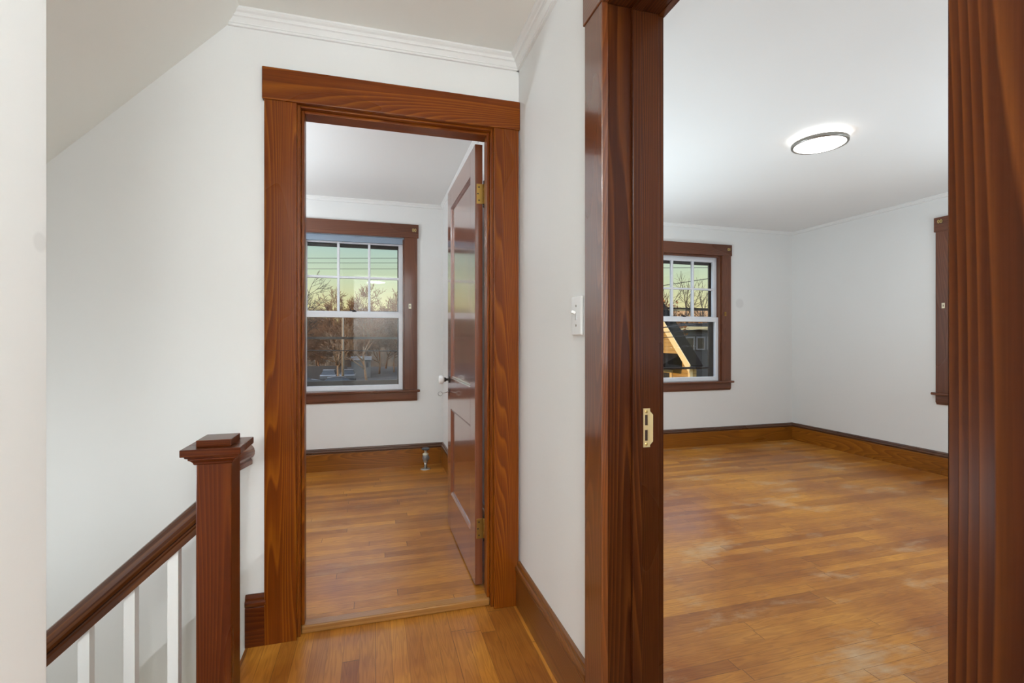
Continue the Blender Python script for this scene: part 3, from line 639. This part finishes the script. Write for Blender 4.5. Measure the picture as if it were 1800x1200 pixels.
for i, (x, y, h) in enumerate(((-4.6, 72, 12.6), (-2.2, 74, 13.6), (.8, 73, 13.0), (-7.5, 76, 9.5), (-10, 70, 9.5), (3.0, 76, 10.5), (-6.0, 82, 10.5), (-1.0, 84, 11.5), (2.0, 86, 12), (-9, 86, 11), (5, 80, 10), (-12, 80, 10.5))):
    lab = 'bare reddish winter tree in the thicket beyond the lot, seen through the left window'
    if i < 4: o = tree('thicket_tree', (x, y, GZ), 40+i, h, BARK, lab, group='thicket trees beyond the lot', spread=1.15, forks=4, levels=5, twig=.021); protos.append(o)
    else:
        o = protos[i % 4].copy(); C.objects.link(o); o.location = (x, y, GZ); s = h/((12.6, 13.6, 13.0, 9.5)[i % 4]); o.scale = (s, s, s); o.rotation_euler = (0, 0, i*1.3)
# utility pole, shed, fence, cars
up_ = obj('utility_pole', lathe(bmesh.new(), [(.13, 0), (.10, 7.3)], (-2.93, 50.7, GZ), 'Z', 12), POLEW, label='pale sunlit utility pole standing in the lot', cat='pole')
sh = empty('shed', (-1.5, 66, GZ), label='small grey shed with dark double window in the lot', cat='shed')
obj('walls', B((-1.3, 0, 0), (1.1, 2.4, 2.3), 0), SHEDM, sh)
bm = bmesh.new(); prism(bm, [(1.25, -.2, 2.3), (1.25, 2.6, 2.3), (1.25, 1.2, 2.75)], (1.25, 0, 0), (-1.45, 0, 0)); obj('roof', bm, plain('shed_roof', (.12, .115, .11), .8), sh)
for x in (.15, .55): obj('window', B((x, -.03, 1.35), (x+.3, .0, 2.0), 0), DWIN, sh)
fe = obj('fence', B((-14, 64.0, GZ), (-3.2, 64.08, GZ+1.7), 0), noisy('fence_boards', [(.3, (.07, .055, .045)), (.7, (.13, .10, .08))], 2, stretch=(6, 1, .2)), label='long dark board fence behind the parked cars', cat='fence')
def car(loc, rz, label, col):
    r = empty('car', loc, rz, label=label, cat='car', group='cars parked in the lot')
    pm = plain('car_paint', col, .3); bm = bmesh.new()
    side = [(-2.1, .32), (2.1, .32), (2.15, .62), (2.0, .82), (1.05, .92), (-1.75, .95), (-2.12, .85), (-2.15, .55)]
    prism(bm, [(x, -.85, z) for x, z in side], (0, -.85, 0), (0, .85, 0)); obj('body', bm, pm, r)
    bm = bmesh.new(); lo = [(-1.8, .93), (1.1, .91)]; hi = [(-1.25, 1.40), (-.5, 1.47), (.1, 1.44), (.35, 1.38)]
    a = [(-1.8, -.80, .93), (1.1, -.80, .91), (.42, -.62, 1.36), (-.1, -.60, 1.42), (-.7, -.60, 1.43), (-1.3, -.62, 1.36)]
    va = [bm.verts.new(v) for v in a]; vb2 = [bm.verts.new((x, -y, z)) for x, y, z in a]
    for k in range(6): bm.faces.new((va[k], va[(k+1) % 6], vb2[(k+1) % 6], vb2[k]))
    bm.faces.new(va); bm.faces.new(vb2); obj('cabin', bm, DWIN, r)
    bm = bmesh.new(); top = [(.40, 1.37), (-.1, 1.43), (-.7, 1.44), (-1.28, 1.37)]
    prism(bm, [(x, -.63, z) for x, z in top]+[(x, -.63, z+.05) for x, z in top[::-1]], (0, -.63, 0), (0, .63, 0)); obj('roof', bm, pm, r)
    for x in (-1.3, 1.3):
        for y in (-.78, .78): obj('wheel', lathe(bmesh.new(), [(.20, -.09), (.31, -.08), (.31, .08), (.20, .09)], (x, y, .31), 'Y', 18), WIREM, r)
car((-5.0, 60.5, GZ), R(90), 'pale car seen from behind, left of the pair by the pole', (.12, .118, .115))
car((-2.95, 60.5, GZ), R(90), 'pale car seen from behind, right of the pair by the pole', (.12, .118, .115))
car((-2.9, 48.2, GZ), R(4), 'grey car parked sideways in front of the pair of pale cars', (.09, .09, .092))
car((-7.4, 53, GZ), R(30), 'pale car cut by the left edge of the left window', (.14, .135, .13))
# wires
def wire(a, b, sag, r, label):
    a, b = Vector(a), Vector(b); pts = [a.lerp(b, t/16)-Vector((0, 0, 4*sag*(t/16)*(1-t/16))) for t in range(17)]
    obj('overhead_wire', tube(bmesh.new(), pts, r, 6), WIREM, label=label, cat='wire', group='wires strung along the street')
def lin(p, q, t): return tuple(a+(b-a)*t for a, b in zip(p, q))
for z, r_, nm in ((5.72, .011, 'topmost thin wire'), (5.48, .011, 'second thin wire from the top'), (5.17, .011, 'third thin wire from the top'), (2.95, .020, 'single thicker wire in front of the tree tops')):
    wire((-40, 37.4, z), (38, 15.2, z), .35, r_, nm+' across the left window')
wire((-30, 33.4, .95), (1.9, 14.0, .82), .05, .014, 'thin wire low in the left window, in front of the thicket')
for (za, zb), r_, nm in (((.93, 2.9), .018, 'thick cable rising over the yellow gable'), ((.90, 2.5), .010, 'thin cable just below the thick one, over the yellow gable'), ((.72, 2.4), .010, 'lowest thin cable over the yellow gable'), ((1.75, 5.0), .010, 'thin wire rising against the sky')):
    wire((1.9, 14.0, za), (22, 8.26, zb), .03, r_, nm+' in the right window')
obj('utility_pole', lathe(bmesh.new(), [(.13, 0), (.10, 7.2)], (1.9, 14.0, GZ), 'Z', 12), POLEW, label='street pole out of sight behind the wall between both bedroom windows', cat='pole')
# yellow gabled house
yh = empty('house', (12.7, 17.3, GZ), label='sunlit yellow clapboard house gable with cream rake boards in the right window', cat='house')
E0 = 4.05; Wd = 7.0; RZ = E0+Wd/2
bm = bmesh.new(); prism(bm, [(0, 0, 0), (0, Wd, 0), (0, Wd, E0), (0, Wd/2, RZ), (0, 0, E0)], (0, 0, 0), (.30, 0, 0)); obj('walls', bm, YCLAP, yh)
for s, nm in ((0, 'near'), (1, 'far')):
    bm = bmesh.new(); ys = lambda y: y if not s else Wd-y
    prism(bm, [(-.25, ys(-.30), E0-.28), (-.25, ys(Wd/2), RZ+.02), (-.25, ys(Wd/2), RZ+.22), (-.25, ys(-.38), E0-.16)], (-.25, 0, 0), (.34, 0, 0)); obj('roof_slope', bm, ROOFD, yh)
    bm = bmesh.new(); prism(bm, [(-.29, ys(-.30), E0-.46), (-.29, ys(Wd/2), RZ-.18), (-.29, ys(Wd/2), RZ+.20), (-.29, ys(-.36), E0-.14)], (-.29, 0, 0), (-.25, 0, 0)); obj('rake_board', bm, YTRIM, yh)
for y0, y1, z0, z1 in ((1.88, 2.88, 4.55, 5.6), (1.22, 2.05, 2.6, 3.62)):
    f_ = obj('window', slab_holes(y0, y1, z0, z1, [(y0+.16, y1-.16, z0+.12, z1-.14)], lambda a, b, c, d: ((-.06, a, c), (0, b, d))), YTRIM, yh)
    obj('pane', B((-.03, y0+.16, z0+.12), (-.01, y1-.16, z1-.14), 0), DWIN, f_)
bm = bmesh.new(); prism(bm, [(-1.1, .55, 3.85), (0, .55, 4.35), (0, .55, 3.75), (-1.1, .55, 3.7)], (0, .55, 0), (0, 2.3, 0)); obj('porch_roof', bm, ROOFD, yh)
obj('corner_board', B((-.03, -.02, 0), (.10, .12, E0), 0), YTRIM, yh)
# grey house in shade
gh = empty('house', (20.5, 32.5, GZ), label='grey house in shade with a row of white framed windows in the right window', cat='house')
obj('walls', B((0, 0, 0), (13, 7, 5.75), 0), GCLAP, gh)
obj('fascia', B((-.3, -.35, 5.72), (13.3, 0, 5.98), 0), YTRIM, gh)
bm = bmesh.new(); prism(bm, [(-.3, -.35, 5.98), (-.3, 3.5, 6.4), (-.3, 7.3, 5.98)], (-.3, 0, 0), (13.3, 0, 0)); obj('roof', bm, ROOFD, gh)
for i in range(7):
    x = 1.9+i*.98
    f_ = obj('window', slab_holes(x, x+.86, 4.15, 5.2, [(x+.13, x+.73, 4.25, 5.08)], lambda a, b, c, d: ((a, -.06, c), (b, 0, d))), GTRIM, gh)
    obj('pane', B((x+.13, -.03, 4.25), (x+.73, -.01, 5.08), 0), DWIN, f_)
oh = empty('house', (33.5, 42.5, GZ), R(-48), label='sunlit tan building behind the grey house, above its roof in the right window', cat='house')
obj('walls', B((-7, 0, 0), (7, 6, 7.3), 0), CREAMW, oh)
bm = bmesh.new(); prism(bm, [(-7.3, -.3, 7.3), (-7.3, 3, 8.2), (-7.3, 6.3, 7.3)], (-7.3, 0, 0), (7.3, 0, 0)); obj('roof', bm, CREAMW, oh)
# trees by the right window
lt = tree('leafy_tree', (14.6, 23.4, GZ), 61, 8.2, BARKD, 'tree with rust coloured leaves at the left edge of the right window', levels=4)
rnd = random.Random(5); bm = bmesh.new()
for i in range(2600):
    a = rnd.gauss(0, 1), rnd.gauss(0, 1), rnd.gauss(0, 1); v = Vector(a).normalized()*rnd.random()**.4
    c = Vector((v.x*2.0, v.y*2.0, 5.3+v.z*2.4)); q = Quaternion((rnd.random(), rnd.random(), rnd.random()), rnd.random()*6.28)
    bm.faces.new([bm.verts.new(c+q @ Vector(p)) for p in ((-.07, -.05, 0), (.07, -.05, .02), (.08, .05, 0), (-.06, .05, -.02))])
obj('foliage', bm, LEAF, lt, kind='stuff')
for i, (x, y, h, sd) in enumerate(((27.0, 39.5, 11.0, 71), (29.6, 38.9, 11.6, 72), (31.8, 40.5, 11.2, 73))):
    tree('bare_tree', (x, y, GZ), sd, h, BARKD, ['dark bare tree left of two others behind the grey house roof', 'dark bare tree in the middle behind the grey house roof', 'dark bare tree furthest right behind the grey house roof'][i], levels=4, spread=.9)
